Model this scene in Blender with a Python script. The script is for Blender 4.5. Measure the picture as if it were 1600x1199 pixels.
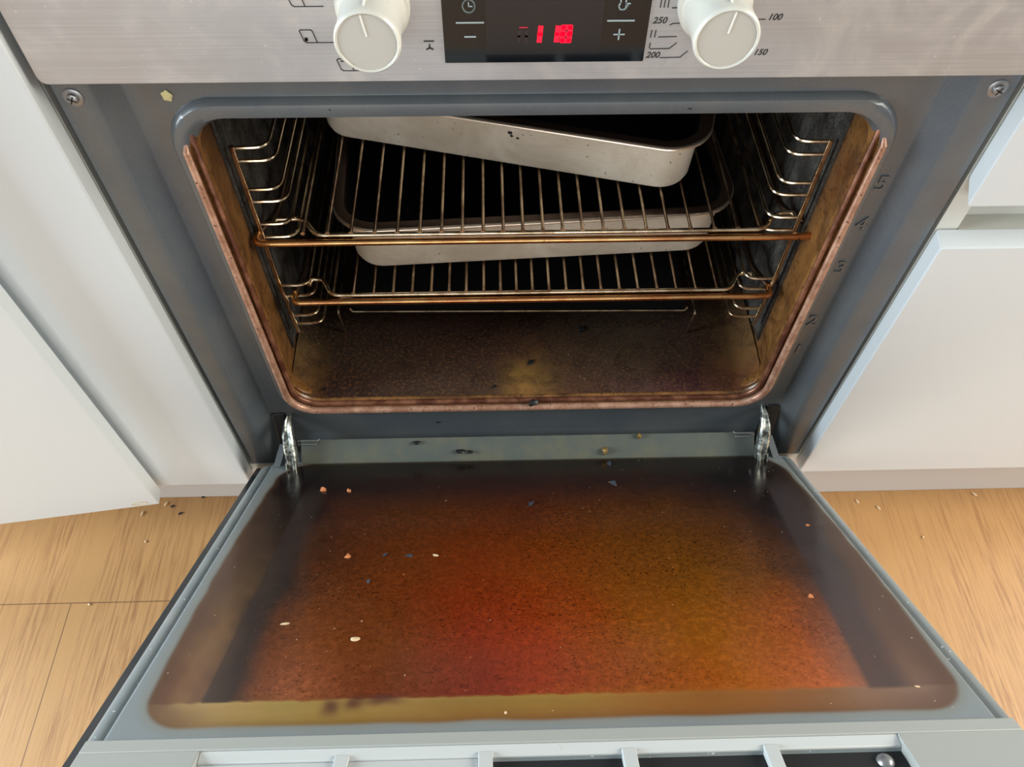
import bpy, bmesh, math, random
import numpy as np
from mathutils import Vector, Matrix, Euler

for o in list(bpy.data.objects):
    bpy.data.objects.remove(o, do_unlink=True)
SC = bpy.context.scene
COL = SC.collection
random.seed(4)
rng = np.random.default_rng(4)

# ------------------------------------------------------------------ camera
cd = bpy.data.cameras.new('camera')
cam = bpy.data.objects.new('camera', cd)
COL.objects.link(cam)
cam.location = (-0.030153, -0.425821, 0.875847)
cam.rotation_euler = (0.6152462, -0.0054748, -0.0246037)
cd.sensor_fit = 'HORIZONTAL'
cd.sensor_width = 36.0
cd.lens = 1217.03 / 1600 * 36.0
cd.clip_start = 0.01
SC.camera = cam

# ------------------------------------------------------------------ light
world = bpy.data.worlds.new('kitchen_daylight')
SC.world = world
world.use_nodes = True
wn, wl = world.node_tree.nodes, world.node_tree.links
wn.clear()
w_out = wn.new('ShaderNodeOutputWorld')
w_bg = wn.new('ShaderNodeBackground')
w_tc = wn.new('ShaderNodeTexCoord')
w_sep = wn.new('ShaderNodeSeparateXYZ')
w_map = wn.new('ShaderNodeMapRange')
w_map.inputs['From Min'].default_value = -0.5
w_map.inputs['From Max'].default_value = 0.7
w_ramp = wn.new('ShaderNodeValToRGB')
w_ramp.color_ramp.elements[0].color = (0.42, 0.40, 0.38, 1)
w_ramp.color_ramp.elements[1].color = (0.92, 0.97, 1.0, 1)
e = w_ramp.color_ramp.elements.new(0.40)
e.color = (0.66, 0.67, 0.67, 1)
wl.new(w_tc.outputs['Generated'], w_sep.inputs[0])
wl.new(w_sep.outputs['Z'], w_map.inputs['Value'])
wl.new(w_map.outputs[0], w_ramp.inputs[0])
wl.new(w_ramp.outputs[0], w_bg.inputs['Color'])
w_bg.inputs['Strength'].default_value = 0.36
wl.new(w_bg.outputs[0], w_out.inputs[0])


def area(name, loc, target, size, sizey, power, col):
    ld = bpy.data.lights.new(name, 'AREA')
    ld.shape = 'RECTANGLE'
    ld.size, ld.size_y = size, sizey
    ld.energy = power
    ld.color = col
    o = bpy.data.objects.new(name, ld)
    COL.objects.link(o)
    o.location = loc
    o.rotation_euler = (Vector(target) - Vector(loc)).to_track_quat('-Z', 'Y').to_euler()
    return o


area('window_daylight', (-2.2, -0.30, 0.95), (0.1, -0.02, 0.35), 1.2, 1.2, 104, (0.80, 0.91, 1.0))
area('window_right', (2.1, -0.32, 1.5), (-0.1, -0.02, 0.35), 1.1, 1.2, 74, (1.0, 0.95, 0.86))
area('fill_behind', (-0.2, -3.0, 0.75), (0.0, 0.1, 0.35), 2.0, 1.3, 37, (0.97, 0.98, 1.0))  # added low frontal fill lamp that brightens the oven interior and tins

SC.view_settings.view_transform = 'Standard'
SC.view_settings.look = 'None'
SC.view_settings.gamma = 1
SC.view_settings.exposure = 0.08
SC.view_settings.use_curve_mapping = False


# ------------------------------------------------------------------ helpers
def srgb(r, g, b):
    f = lambda v: (v / 255 / 12.92) if v / 255 <= 0.04045 else ((v / 255 + 0.055) / 1.055) ** 2.4
    return (f(r), f(g), f(b))


class Mat:
    """small node helper around a Principled material"""
    def __init__(s, name, color=(0.5, 0.5, 0.5), rough=0.5, metal=0.0, spec=0.5, coat=0.0, coat_rough=0.1):
        s.m = bpy.data.materials.new(name)
        s.m.use_nodes = True
        s.n, s.l = s.m.node_tree.nodes, s.m.node_tree.links
        s.b = s.n['Principled BSDF']
        s.b.inputs['Base Color'].default_value = (*color, 1)
        s.b.inputs['Roughness'].default_value = rough
        s.b.inputs['Metallic'].default_value = metal
        s.b.inputs['Specular IOR Level'].default_value = spec
        s.b.inputs['Coat Weight'].default_value = coat
        s.b.inputs['Coat Roughness'].default_value = coat_rough
        s.tc = s.n.new('ShaderNodeTexCoord')

    def coord(s, scale=(1, 1, 1), rot=(0, 0, 0)):
        mp = s.n.new('ShaderNodeMapping')
        mp.inputs['Scale'].default_value = scale
        mp.inputs['Rotation'].default_value = rot
        s.l.new(s.tc.outputs['Object'], mp.inputs[0])
        return mp.outputs[0]

    def noise(s, scale, detail=4, rough=0.6, coord=None, dist=0):
        t = s.n.new('ShaderNodeTexNoise')
        t.inputs['Scale'].default_value = scale
        t.inputs['Detail'].default_value = detail
        t.inputs['Roughness'].default_value = rough
        t.inputs['Distortion'].default_value = dist
        s.l.new(coord if coord else s.coord(), t.inputs['Vector'])
        return t.outputs['Fac']

    def ramp(s, fac, lo, hi, a=0.0, b=1.0):
        r = s.n.new('ShaderNodeMapRange')
        r.interpolation_type = 'SMOOTHSTEP'
        for k, v in (('From Min', lo), ('From Max', hi), ('To Min', a), ('To Max', b)):
            r.inputs[k].default_value = v
        s.l.new(fac, r.inputs['Value'])
        return r.outputs[0]

    def mix(s, fac, c1, c2, blend='MIX'):
        x = s.n.new('ShaderNodeMix')
        x.data_type = 'RGBA'
        x.blend_type = blend
        for v, i in ((fac, 0), (c1, 6), (c2, 7)):
            if hasattr(v, 'links') or hasattr(v, 'is_linked'):
                s.l.new(v, x.inputs[i])
            elif isinstance(v, (int, float)):
                x.inputs[i].default_value = v
            else:
                x.inputs[i].default_value = (*v, 1)
        return x.outputs[2]

    def math(s, op, a, b=0.0, clamp=False):
        x = s.n.new('ShaderNodeMath')
        x.operation = op
        x.use_clamp = clamp
        for v, i in ((a, 0), (b, 1)):
            if isinstance(v, (int, float)):
                x.inputs[i].default_value = v
            else:
                s.l.new(v, x.inputs[i])
        return x.outputs[0]

    def sep(s, axis):
        if not hasattr(s, '_sep'):
            s._sep = s.n.new('ShaderNodeSeparateXYZ')
            s.l.new(s.tc.outputs['Object'], s._sep.inputs[0])
        return s._sep.outputs[axis]

    def attr(s, name):
        a = s.n.new('ShaderNodeAttribute')
        a.attribute_name = name
        return a.outputs['Color']

    def set(s, sock, out):
        s.l.new(out, s.b.inputs[sock])
        return s

    def bump(s, fac, strength=0.2, dist=0.001):
        b = s.n.new('ShaderNodeBump')
        b.inputs['Strength'].default_value = strength
        b.inputs['Distance'].default_value = dist
        s.l.new(fac, b.inputs['Height'])
        s.l.new(b.outputs[0], s.b.inputs['Normal'])
        return s


def link(name, bm, mat, parent=None, smooth=True, bevel=0, label=None):
    """finish a bmesh (written in the parent's frame) as one object"""
    bmesh.ops.recalc_face_normals(bm, faces=bm.faces)
    me = bpy.data.meshes.new(name)
    bm.to_mesh(me)
    bm.free()
    o = bpy.data.objects.new(name, me)
    COL.objects.link(o)
    mats = mat if isinstance(mat, (list, tuple)) else [mat]
    for m in mats:
        me.materials.append(m.m if isinstance(m, Mat) else m)
    if smooth:
        me.polygons.foreach_set('use_smooth', [True] * len(me.polygons))
        try:
            me.set_sharp_from_angle(angle=math.radians(38))
        except Exception:
            pass
    if bevel:
        bv = o.modifiers.new('bevel', 'BEVEL')
        bv.width = bevel
        bv.segments = 3
        bv.limit_method = 'ANGLE'
        bv.angle_limit = math.radians(35)
    if parent:
        o.parent = parent
    if label:
        o['label'] = label
    return o


def thing(name, label, cat, loc=(0, 0, 0), rot=(0, 0, 0), group=None):
    o = bpy.data.objects.new(name, None)
    COL.objects.link(o)
    o.empty_display_size = 0.02
    o.location = loc
    o.rotation_euler = rot
    o['label'] = label
    o['category'] = cat
    if group:
        o['group'] = group
    return o


def tag(o, label, cat, group=None):
    o['label'] = label
    o['category'] = cat
    if group:
        o['group'] = group
    return o


def box(bm, x0, x1, y0, y1, z0, z1, mi=0):
    vs = [bm.verts.new((x, y, z)) for x in (x0, x1) for y in (y0, y1) for z in (z0, z1)]
    for f in ((0, 1, 3, 2), (4, 6, 7, 5), (0, 4, 5, 1), (2, 3, 7, 6), (0, 2, 6, 4), (1, 5, 7, 3)):
        bm.faces.new([vs[i] for i in f]).material_index = mi
    return vs


def newbox(*a):
    bm = bmesh.new()
    box(bm, *a)
    return bm


def fillet(pts, r, n=6):
    """round the corners of a polyline"""
    pts = [Vector(p) for p in pts]
    out = [pts[0]]
    for i in range(1, len(pts) - 1):
        p, a, b = pts[i], pts[i - 1], pts[i + 1]
        rr = r[i] if isinstance(r, (list, tuple)) else r
        da, db = (a - p), (b - p)
        k = min(rr, da.length * 0.48, db.length * 0.48)
        A, B = p + da.normalized() * k, p + db.normalized() * k
        for j in range(n + 1):
            t = j / n
            out.append((1 - t) ** 2 * A + 2 * t * (1 - t) * p + t * t * B)
    out.append(pts[-1])
    return out


def tube(bm, pts, r, seg=10, cap=True, mi=0):
    pts = [Vector(p) for p in pts]
    n = len(pts)
    T = []
    for i in range(n):
        d = pts[min(i + 1, n - 1)] - pts[max(i - 1, 0)]
        T.append(d.normalized() if d.length > 1e-9 else Vector((0, 0, 1)))
    up = Vector((0, 0, 1)) if abs(T[0].z) < 0.9 else Vector((1, 0, 0))
    N = (up - T[0] * up.dot(T[0])).normalized()
    rings = []
    for i in range(n):
        N = (N - T[i] * N.dot(T[i])).normalized()
        B = T[i].cross(N)
        rad = r[i] if isinstance(r, (list, tuple)) else r
        rings.append([bm.verts.new(pts[i] + (N * math.cos(2 * math.pi * k / seg) + B * math.sin(2 * math.pi * k / seg)) * rad) for k in range(seg)])
    for a, b in zip(rings, rings[1:]):
        for k in range(seg):
            bm.faces.new((a[k], a[(k + 1) % seg], b[(k + 1) % seg], b[k])).material_index = mi
    if cap:
        bm.faces.new(rings[0][::-1]).material_index = mi
        bm.faces.new(rings[-1]).material_index = mi


def newtube(pts, r, seg=10):
    bm = bmesh.new()
    tube(bm, pts, r, seg)
    return bm


def rrect(x0, x1, z0, z1, r, n=10):
    """rounded rectangle, counter-clockwise; r may be (bl, br, tr, tl)"""
    if not isinstance(r, (list, tuple)):
        r = (r,) * 4
    out = []
    for (cx, cz, a0, k) in ((x0 + r[0], z0 + r[0], 180, r[0]), (x1 - r[1], z0 + r[1], 270, r[1]), (x1 - r[2], z1 - r[2], 0, r[2]), (x0 + r[3], z1 - r[3], 90, r[3])):
        for i in range(n + 1):
            a = math.radians(a0 + 90 * i / n)
            out.append((cx + k * math.cos(a), cz + k * math.sin(a)))
    return out


def loft(bm, rings, close_first=False, close_last=False, mis=None):
    R = [[bm.verts.new(p) for p in ring] for ring in rings]
    for i, (a, b) in enumerate(zip(R, R[1:])):
        m = len(a)
        for k in range(m):
            f = bm.faces.new((a[k], a[(k + 1) % m], b[(k + 1) % m], b[k]))
            if mis:
                f.material_index = mis[i]
    if close_first:
        f = bm.faces.new(R[0][::-1])
        if mis:
            f.material_index = mis[0]
    if close_last:
        f = bm.faces.new(R[-1])
        if mis:
            f.material_index = mis[-1]
    return R


def lathe_y(bm, cx, cz, prof, seg=64):
    """profile [(y, radius)] turned about an axis along y"""
    loft(bm, [[(cx + r * math.cos(2 * math.pi * k / seg), y, cz + r * math.sin(2 * math.pi * k / seg)) for k in range(seg)] for y, r in prof], True, True)


def prism(bm, poly, axis, a, b, mi=0):
    """extrude a 2-d outline along an axis (0 x, 1 y, 2 z)"""
    def P(u, v, w):
        return {0: (w, u, v), 1: (u, w, v), 2: (u, v, w)}[axis]
    A = [bm.verts.new(P(u, v, a)) for u, v in poly]
    B = [bm.verts.new(P(u, v, b)) for u, v in poly]
    n = len(A)
    for k in range(n):
        bm.faces.new((A[k], A[(k + 1) % n], B[(k + 1) % n], B[k])).material_index = mi
    bm.faces.new(A[::-1]).material_index = mi
    bm.faces.new(B).material_index = mi


def stroke(bm, pts, w, y, h=0.0003):
    """a printed line on a front-facing (x, z) surface"""
    for (x0, z0), (x1, z1) in zip(pts, pts[1:]):
        d = Vector((x1 - x0, z1 - z0))
        L = d.length
        if L < 1e-7:
            continue
        d /= L
        nx, nz = -d.y * w / 2, d.x * w / 2
        ex, ez = d.x * w / 2 * 0.7, d.y * w / 2 * 0.7
        prism(bm, [(x0 - ex + nx, z0 - ez + nz), (x0 - ex - nx, z0 - ez - nz), (x1 + ex - nx, z1 + ez - nz), (x1 + ex + nx, z1 + ez + nz)], 1, y, y - h)


def text_bm(bm, s, size, x, z, y, depth=0.0003, shear=0.0, align='LEFT', bold=0.0):
    cu = bpy.data.curves.new('lettering', 'FONT')
    cu.body = s
    cu.size = size
    cu.extrude = depth / 2
    cu.shear = shear
    cu.offset = bold
    cu.align_x = align
    cu.align_y = 'CENTER'
    t = bpy.data.objects.new('lettering', cu)
    COL.objects.link(t)
    dg = bpy.context.evaluated_depsgraph_get()
    me = bpy.data.meshes.new_from_object(t.evaluated_get(dg))
    me.transform(Matrix.Translation((x, y, z)) @ Matrix.Rotation(math.pi / 2, 4, 'X'))
    bm.from_mesh(me)
    bpy.data.objects.remove(t)
    bpy.data.meshes.remove(me)


def blob(bm, c, r, squash=(1, 1, 1), sub=1, jit=0.25):
    g = bmesh.ops.create_icosphere(bm, subdivisions=sub, radius=r)
    for v in g['verts']:
        k = 1 + random.uniform(-jit, jit)
        v.co = Vector((v.co.x * squash[0] * k, v.co.y * squash[1] * k, v.co.z * squash[2] * k)) + Vector(c)


# ------------------------------------------------------------------ materials
# oak laminate floor: boards run along y
M_floor = Mat('oak_boards', rough=0.42)
grain = M_floor.noise(1.0, 5, 0.65, M_floor.coord((300, 14, 1)), 0.25)
grain2 = M_floor.noise(1.0, 3, 0.5, M_floor.coord((34, 2.2, 1)), 1.2)
cgr = M_floor.mix(M_floor.ramp(grain, 0.34, 0.60), srgb(152, 108, 66), srgb(186, 141, 89))
cgr = M_floor.mix(M_floor.ramp(grain2, 0.35, 0.7), cgr, srgb(182, 138, 86))
# board joints: one butt joint on the left and the long joint in front of it, more joints further out
mf = M_floor
fx_, fy_ = mf.sep('X'), mf.sep('Y')


def gap_line(v, at, w=0.0006):
    return mf.ramp(mf.math('ABSOLUTE', mf.math('SUBTRACT', v, at)), w * 0.5, w * 1.6, 1, 0)


long_ = mf.math('MULTIPLY', gap_line(fx_, -0.522), mf.math('LESS_THAN', fy_, -0.1045))
butt = mf.math('MULTIPLY', gap_line(fy_, -0.1045), mf.math('LESS_THAN', fx_, -0.30))
far = mf.math('ADD', gap_line(fx_, -0.86), gap_line(fx_, 0.74), True)
joint = mf.math('ADD', mf.math('ADD', long_, butt, True), far, True)
cgr = mf.mix(mf.math('MULTIPLY', joint, 0.75), cgr, srgb(92, 58, 32))
M_floor.set('Base Color', cgr)
M_floor.bump(grain, 0.25, 0.0006)

M_white = Mat('white_gloss_lacquer', srgb(203, 208, 208), 0.07, 0, 0.5)
M_carcass = Mat('white_melamine', srgb(206, 206, 196), 0.4)
M_plinth = Mat('plinth_board', srgb(192, 188, 182), 0.35)
M_void = Mat('dark_gap', (0.008, 0.008, 0.009), 0.7)

M_steel = Mat('brushed_steel', srgb(198, 197, 194), 0.5, 0.6)
brush = M_steel.noise(1.0, 3, 0.6, M_steel.coord((6, 6, 900)))
smear = M_steel.noise(26, 5, 0.65, None, 0.6)
specks = M_steel.noise(420, 1, 0.5)
spots = M_steel.math('MULTIPLY', M_steel.ramp(specks, 0.72, 0.76), M_steel.ramp(M_steel.noise(30, 2), 0.5, 0.62))
c = M_steel.mix(M_steel.ramp(brush, 0.3, 0.7), srgb(174, 175, 176), srgb(183, 184, 185))
c = M_steel.mix(M_steel.ramp(smear, 0.45, 0.8, 0, 0.45), c, srgb(222, 214, 200))
c = M_steel.mix(M_steel.math('MULTIPLY', spots, 0.7), c, srgb(226, 226, 222))
M_steel.set('Base Color', c)
M_steel.set('Roughness', M_steel.ramp(smear, 0.3, 0.8, 0.42, 0.58))

M_frame = Mat('grey_enamelled_steel', srgb(92, 98, 100), 0.34, 0.15, 0.6, 0.35, 0.16)
fn = M_frame.noise(900, 2, 0.5)
fb = M_frame.noise(14, 4, 0.6)
c = M_frame.mix(M_frame.ramp(fb, 0.3, 0.75), srgb(87, 94, 99), srgb(101, 105, 105))
c = M_frame.mix(M_frame.ramp(fn, 0.55, 0.75, 0, 0.35), c, srgb(120, 126, 130))
M_frame.set('Base Color', c)
M_frame.bump(fn, 0.12, 0.0003)

M_doorframe = Mat('door_grey_enamel', srgb(112, 120, 120), 0.33, 0, 0.6, 0.2, 0.2)
fb = M_doorframe.noise(22, 5, 0.6)
fs = M_doorframe.noise(260, 1)
c = M_doorframe.mix(M_doorframe.ramp(fb, 0.3, 0.75), srgb(120, 130, 132), srgb(138, 143, 142))
c = M_doorframe.mix(M_doorframe.ramp(fs, 0.73, 0.76), c, srgb(200, 205, 205))
M_doorframe.set('Base Color', c)

M_lip = Mat('greasy_grey_enamel', srgb(88, 93, 85), 0.4, 0, 0.5, 0.2, 0.2)
c = M_lip.mix(M_lip.ramp(M_lip.noise(24, 5, 0.7), 0.4, 0.72), srgb(82, 89, 84), srgb(100, 99, 80))
M_lip.set('Base Color', c)
M_trimtop = Mat('grey_trim_top', srgb(164, 167, 162), 0.45)
M_trim = Mat('pale_grey_plastic', srgb(190, 194, 192), 0.4)
c = M_trim.mix(M_trim.ramp(M_trim.noise(60, 4), 0.68, 0.78, 0, 0.7), srgb(190, 194, 192), srgb(176, 146, 112))
M_trim.set('Base Color', c)

M_gasket = Mat('browned_seal_metal', srgb(150, 105, 82), 0.42, 0.35)
gn = M_gasket.noise(55, 5, 0.7)
gs = M_gasket.noise(380, 2)
c = M_gasket.mix(M_gasket.ramp(gn, 0.35, 0.7), srgb(160, 116, 92), srgb(206, 164, 138))
c = M_gasket.mix(M_gasket.ramp(gs, 0.62, 0.72), c, srgb(52, 30, 22))
M_gasket.set('Base Color', c)

M_gasket2 = Mat('dark_browned_seal', srgb(112, 70, 50), 0.32, 0.3)
c = M_gasket2.mix(M_gasket2.ramp(M_gasket2.noise(60, 4), 0.35, 0.7), srgb(92, 52, 36), srgb(148, 100, 74))
M_gasket2.set('Base Color', c)

# cavity enamel: grey-black, baked brown near the mouth of the oven
M_cavity = Mat('baked_on_enamel', rough=0.32, spec=0.5)
cn1 = M_cavity.noise(26, 6, 0.65, None, 0.8)
cn2 = M_cavity.noise(260, 4, 0.7)
cn3 = M_cavity.noise(7, 3, 0.5)
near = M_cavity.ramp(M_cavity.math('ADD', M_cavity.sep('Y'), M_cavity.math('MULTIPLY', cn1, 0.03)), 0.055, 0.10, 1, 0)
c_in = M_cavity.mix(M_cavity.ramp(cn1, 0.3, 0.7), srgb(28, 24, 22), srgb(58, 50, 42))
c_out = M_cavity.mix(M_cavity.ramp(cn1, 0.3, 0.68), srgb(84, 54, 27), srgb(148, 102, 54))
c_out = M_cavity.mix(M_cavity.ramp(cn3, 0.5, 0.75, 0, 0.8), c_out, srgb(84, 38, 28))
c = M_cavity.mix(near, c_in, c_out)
c = M_cavity.mix(M_cavity.ramp(cn2, 0.52, 0.66, 0, 0.7), c, srgb(34, 18, 12))
M_cavity.set('Base Color', c)
M_cavity.bump(cn2, 0.25, 0.0006)

M_cavfloor = Mat('burnt_floor_enamel', rough=0.36, spec=0.5)
s_ = M_cavfloor
c = s_.attr('surface_colour')
c = s_.mix(s_.ramp(s_.noise(45, 6, 0.7, None, 1.0), 0.4, 0.7, 0, 0.6), c, srgb(34, 24, 22))
c = s_.mix(s_.ramp(s_.noise(300, 4, 0.75), 0.48, 0.68, 0, 0.75), c, srgb(112, 78, 50))
c = s_.mix(s_.math('MULTIPLY', s_.ramp(s_.noise(420, 1, 0.5), 0.77, 0.785), s_.ramp(s_.noise(18, 2), 0.45, 0.6)), c, srgb(190, 175, 155))
s_.set('Base Color', c)
s_.bump(s_.noise(200, 4), 0.25, 0.0006)

M_liner = Mat('catalytic_liner', rough=0.6)
ln = M_liner.noise(1.0, 5, 0.75, M_liner.coord((60, 60, 24)))
lf = M_liner.noise(500, 2, 0.6)
c = M_liner.mix(M_liner.ramp(ln, 0.35, 0.68), srgb(26, 25, 24), srgb(82, 79, 74))
c = M_liner.mix(M_liner.ramp(lf, 0.5, 0.66, 0, 0.5), c, srgb(112, 104, 92))
M_liner.set('Base Color', c)
M_liner.bump(lf, 0.5, 0.001)

M_black = Mat('black_enamel', (0.012, 0.011, 0.011), 0.4)
M_wire = Mat('sooty_chrome_wire', srgb(150, 126, 100), 0.3, 1.0)
wn1 = M_wire.noise(38, 3, 0.6)
c = M_wire.mix(M_wire.ramp(wn1, 0.36, 0.66), srgb(128, 106, 88), srgb(204, 182, 152))
M_wire.set('Base Color', c)
M_bright = Mat('bright_chrome_wire', srgb(214, 194, 158), 0.24, 1.0)
c = M_bright.mix(M_bright.ramp(M_bright.noise(50, 3, 0.6), 0.34, 0.6), srgb(170, 144, 112), srgb(232, 214, 182))
M_bright.set('Base Color', c)
M_copper = Mat('heat_tinted_rail', srgb(206, 142, 84), 0.26, 1.0)
c = M_copper.mix(M_copper.ramp(M_copper.noise(22, 4, 0.6), 0.35, 0.65), srgb(196, 128, 82), srgb(228, 178, 118))
c = M_copper.mix(M_copper.ramp(M_copper.noise(240, 2), 0.66, 0.74), c, srgb(92, 46, 30))
M_copper.set('Base Color', c)
M_soot = Mat('sooty_side_rail', srgb(92, 74, 62), 0.35, 0.9)
M_alu = Mat('dull_aluminium', srgb(200, 188, 168), 0.42, 0.3)
an = M_alu.noise(16, 5, 0.65, None, 0.7)
c = M_alu.mix(M_alu.ramp(an, 0.3, 0.72), srgb(212, 197, 172), srgb(240, 230, 210))
c = M_alu.mix(M_alu.ramp(M_alu.noise(150, 3), 0.66, 0.72, 0, 0.8), c, srgb(92, 72, 52))
M_alu.set('Base Color', c)
M_alurim = Mat('browned_rim', srgb(84, 66, 56), 0.35, 0.6)
M_aluedge = Mat('bright_rim_edge', srgb(214, 200, 180), 0.3, 0.9)  # bright outer edge of the tin rim
M_aluin = Mat('dark_pan_interior', srgb(34, 30, 28), 0.5, 0.3)  # dark grey inside of the tins
c = M_aluin.mix(M_aluin.ramp(M_aluin.noise(40, 5, 0.7), 0.55, 0.75), srgb(26, 23, 22), srgb(70, 62, 54))
M_aluin.set('Base Color', c)

M_knob = Mat('ivory_plastic', srgb(200, 199, 188), 0.28, 0, 0.5, 0.3, 0.1)
M_knob.b.inputs['Subsurface Weight'].default_value = 0.15
M_knob.b.inputs['Subsurface Radius'].default_value = (0.004, 0.004, 0.003)
M_knobface = Mat('ivory_cap', srgb(184, 182, 172), 0.4)
M_knobline = Mat('pale_pointer', srgb(236, 236, 226), 0.4)
M_print = Mat('dark_print', srgb(48, 46, 46), 0.5)
M_disp = Mat('black_display_glass', (0.005, 0.007, 0.009), 0.06, 0, 0.5)
M_dispwin = Mat('tinted_display_window', (0.012, 0.014, 0.018), 0.12, 0, 0.5)
M_icon = Mat('pale_icon_print', srgb(168, 186, 186), 0.4)
M_led = Mat('red_led', (0.8, 0.0, 0.02), 0.4)
M_led.b.inputs['Emission Color'].default_value = (1.0, 0.003, 0.03, 1)
M_led.b.inputs['Emission Strength'].default_value = 1.1
M_leddim = Mat('faint_red_led', (0.3, 0.01, 0.03), 0.4)
M_leddim.b.inputs['Emission Color'].default_value = (0.6, 0.02, 0.06, 1)
M_leddim.b.inputs['Emission Strength'].default_value = 0.45
M_ledoff = Mat('unlit_segment', (0.03, 0.02, 0.022), 0.4)
M_zinc = Mat('greasy_zinc', srgb(170, 176, 170), 0.3, 0.8)
c = M_zinc.mix(M_zinc.ramp(M_zinc.noise(160, 5, 0.8), 0.4, 0.62), srgb(70, 74, 72), srgb(214, 218, 206))
c = M_zinc.mix(M_zinc.ramp(M_zinc.noise(60, 3), 0.62, 0.75), c, srgb(160, 130, 70))
M_zinc.set('Base Color', c)
M_zinc.bump(M_zinc.noise(220, 4), 0.3, 0.001)
M_clip = Mat('polished_steel', srgb(206, 204, 200), 0.2, 1.0)
M_screw = Mat('screw_metal', srgb(150, 150, 150), 0.35, 0.7)
M_blackglass = Mat('black_outer_glass', (0.035, 0.037, 0.04), 0.18)
M_crumb = Mat('toasted_crumb', srgb(196, 120, 70), 0.8)
M_rice = Mat('dry_rice', srgb(214, 186, 146), 0.6)
M_char = Mat('charred_bit', (0.012, 0.011, 0.012), 0.45)
M_cheese = Mat('dried_drip', srgb(206, 196, 140), 0.4)

# dirty inner glass of the door, coloured by its baked-on grease and painted-in reflections
M_glass = Mat('greasy_door_glass', rough=0.16, spec=0.5)
g_ = M_glass
base = g_.attr('surface_colour')
brown = g_.attr('greasy')
sp1 = g_.ramp(g_.noise(420, 4, 0.7, None, 0.5), 0.535, 0.62)
sp2 = g_.ramp(g_.noise(130, 5, 0.75, None, 1.2), 0.60, 0.67)
patch = g_.ramp(g_.noise(11, 3, 0.6), 0.35, 0.62)
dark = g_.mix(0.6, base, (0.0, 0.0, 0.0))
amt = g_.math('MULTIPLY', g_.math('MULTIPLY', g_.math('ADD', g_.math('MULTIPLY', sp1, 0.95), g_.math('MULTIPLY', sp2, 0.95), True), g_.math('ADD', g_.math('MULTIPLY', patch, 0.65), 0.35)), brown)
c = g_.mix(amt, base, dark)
mott = g_.ramp(g_.noise(190, 5, 0.75, None, 0.5), 0.42, 0.66, 0.85, 1.25)
c = g_.mix(brown, c, g_.mix(1.0, c, mott, 'MULTIPLY'))
fl = g_.math('MULTIPLY', g_.ramp(g_.noise(380, 1, 0.5), 0.80, 0.81), 0.9)
c = g_.mix(fl, c, srgb(200, 180, 150))
g_.set('Base Color', c)
g_.set('Roughness', g_.ramp(g_.noise(40, 4), 0.3, 0.7, 0.12, 0.26))
g_.bump(g_.noise(260, 5, 0.7), 0.12, 0.0004)

# ------------------------------------------------------------------ floor, plinths, cabinets
FL = link('floor', newbox(-1.6, 1.6, -1.8, 0.62, -0.02, 0.0), M_floor, smooth=False)
FL['kind'] = 'structure'

o = link('trim_1', newbox(-1.2, -0.2905, 0.028, 0.046, 0.0005, 0.112), M_plinth, smooth=False)
o['kind'] = 'structure'
o = link('trim_2', newbox(0.3055, 1.2, 0.018, 0.036, 0.0005, 0.112), M_plinth, smooth=False)
o['kind'] = 'structure'
o = link('trim_3', newbox(-0.2895, 0.3045, 0.030, 0.048, 0.0005, 0.112), M_plinth, smooth=False)
o['kind'] = 'structure'


def carcass(x0, x1, parent):
    bm = bmesh.new()
    box(bm, x0, x0 + 0.016, 0.0, 0.56, 0.128, 0.722)
    box(bm, x1 - 0.016, x1, 0.0, 0.56, 0.128, 0.722)
    box(bm, x0, x1, 0.0, 0.56, 0.114, 0.1279)
    box(bm, x0 + 0.0161, x1 - 0.0161, 0.54, 0.556, 0.1281, 0.72)
    return link('carcass', bm, M_carcass, parent, smooth=False)


# oven housing: bottom shelf and dark niche between the cabinets
nb = thing('oven_housing', 'white cabinet shelf running under the built-in oven', 'cabinet', (0, 0.2, 0.114))
link('bottom_shelf', newbox(-0.3022, 0.3022, -0.1988, 0.36, 0.0, 0.0135), M_carcass, nb, smooth=False)

cr = thing('drawer_cabinet', 'glossy white drawer cabinet to the right of the oven', 'cabinet', (0.6, 0.2, 0.114))
off = Vector((-0.6, -0.2, -0.114))


def shifted(bm, d):
    bmesh.ops.translate(bm, verts=bm.verts, vec=d)
    return bm


def local(name, bm, mat, parent, **k):
    """link a bmesh written in world coordinates under an Empty that only has a location"""
    return link(name, shifted(bm, -Vector(parent.location)), mat, parent, **k)


FY = -0.0155
bm = bmesh.new()
box(bm, 0.3024, 0.319, 0.001, 0.56, 0.128, 0.722)
box(bm, 0.884, 0.9, 0.001, 0.56, 0.128, 0.722)
box(bm, 0.3024, 0.9, 0.001, 0.56, 0.114, 0.1279)
box(bm, 0.3211, 0.8839, 0.54, 0.556, 0.1281, 0.72)
local('carcass', bm, M_carcass, cr, smooth=False)
# recessed finger-grip channel between the two fronts
bm = bmesh.new()
prism(bm, [(0.0004, 0.440), (0.0004, 0.4630), (0.016, 0.4650), (0.0190, 0.475), (0.0190, 0.530), (0.0004, 0.534), (0.0004, 0.55), (0.027, 0.55), (0.027, 0.440)], 0, 0.3212, 0.8838)
local('grip_channel', bm, M_carcass, cr)
bm = bmesh.new()
prism(bm, [(FY, 0.5010), (FY, 0.72), (0.0, 0.72), (0.0, 0.5165), (-0.0015, 0.5135)], 0, 0.3028, 0.897)
local('drawer_front', bm, M_white, cr, bevel=0.0012)
bm = bmesh.new()
prism(bm, [(FY, 0.1155), (FY, 0.4605), (0.0, 0.4655), (0.0, 0.1155)], 0, 0.3028, 0.897)
local('drawer_front', bm, M_white, cr, bevel=0.0012)

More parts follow.
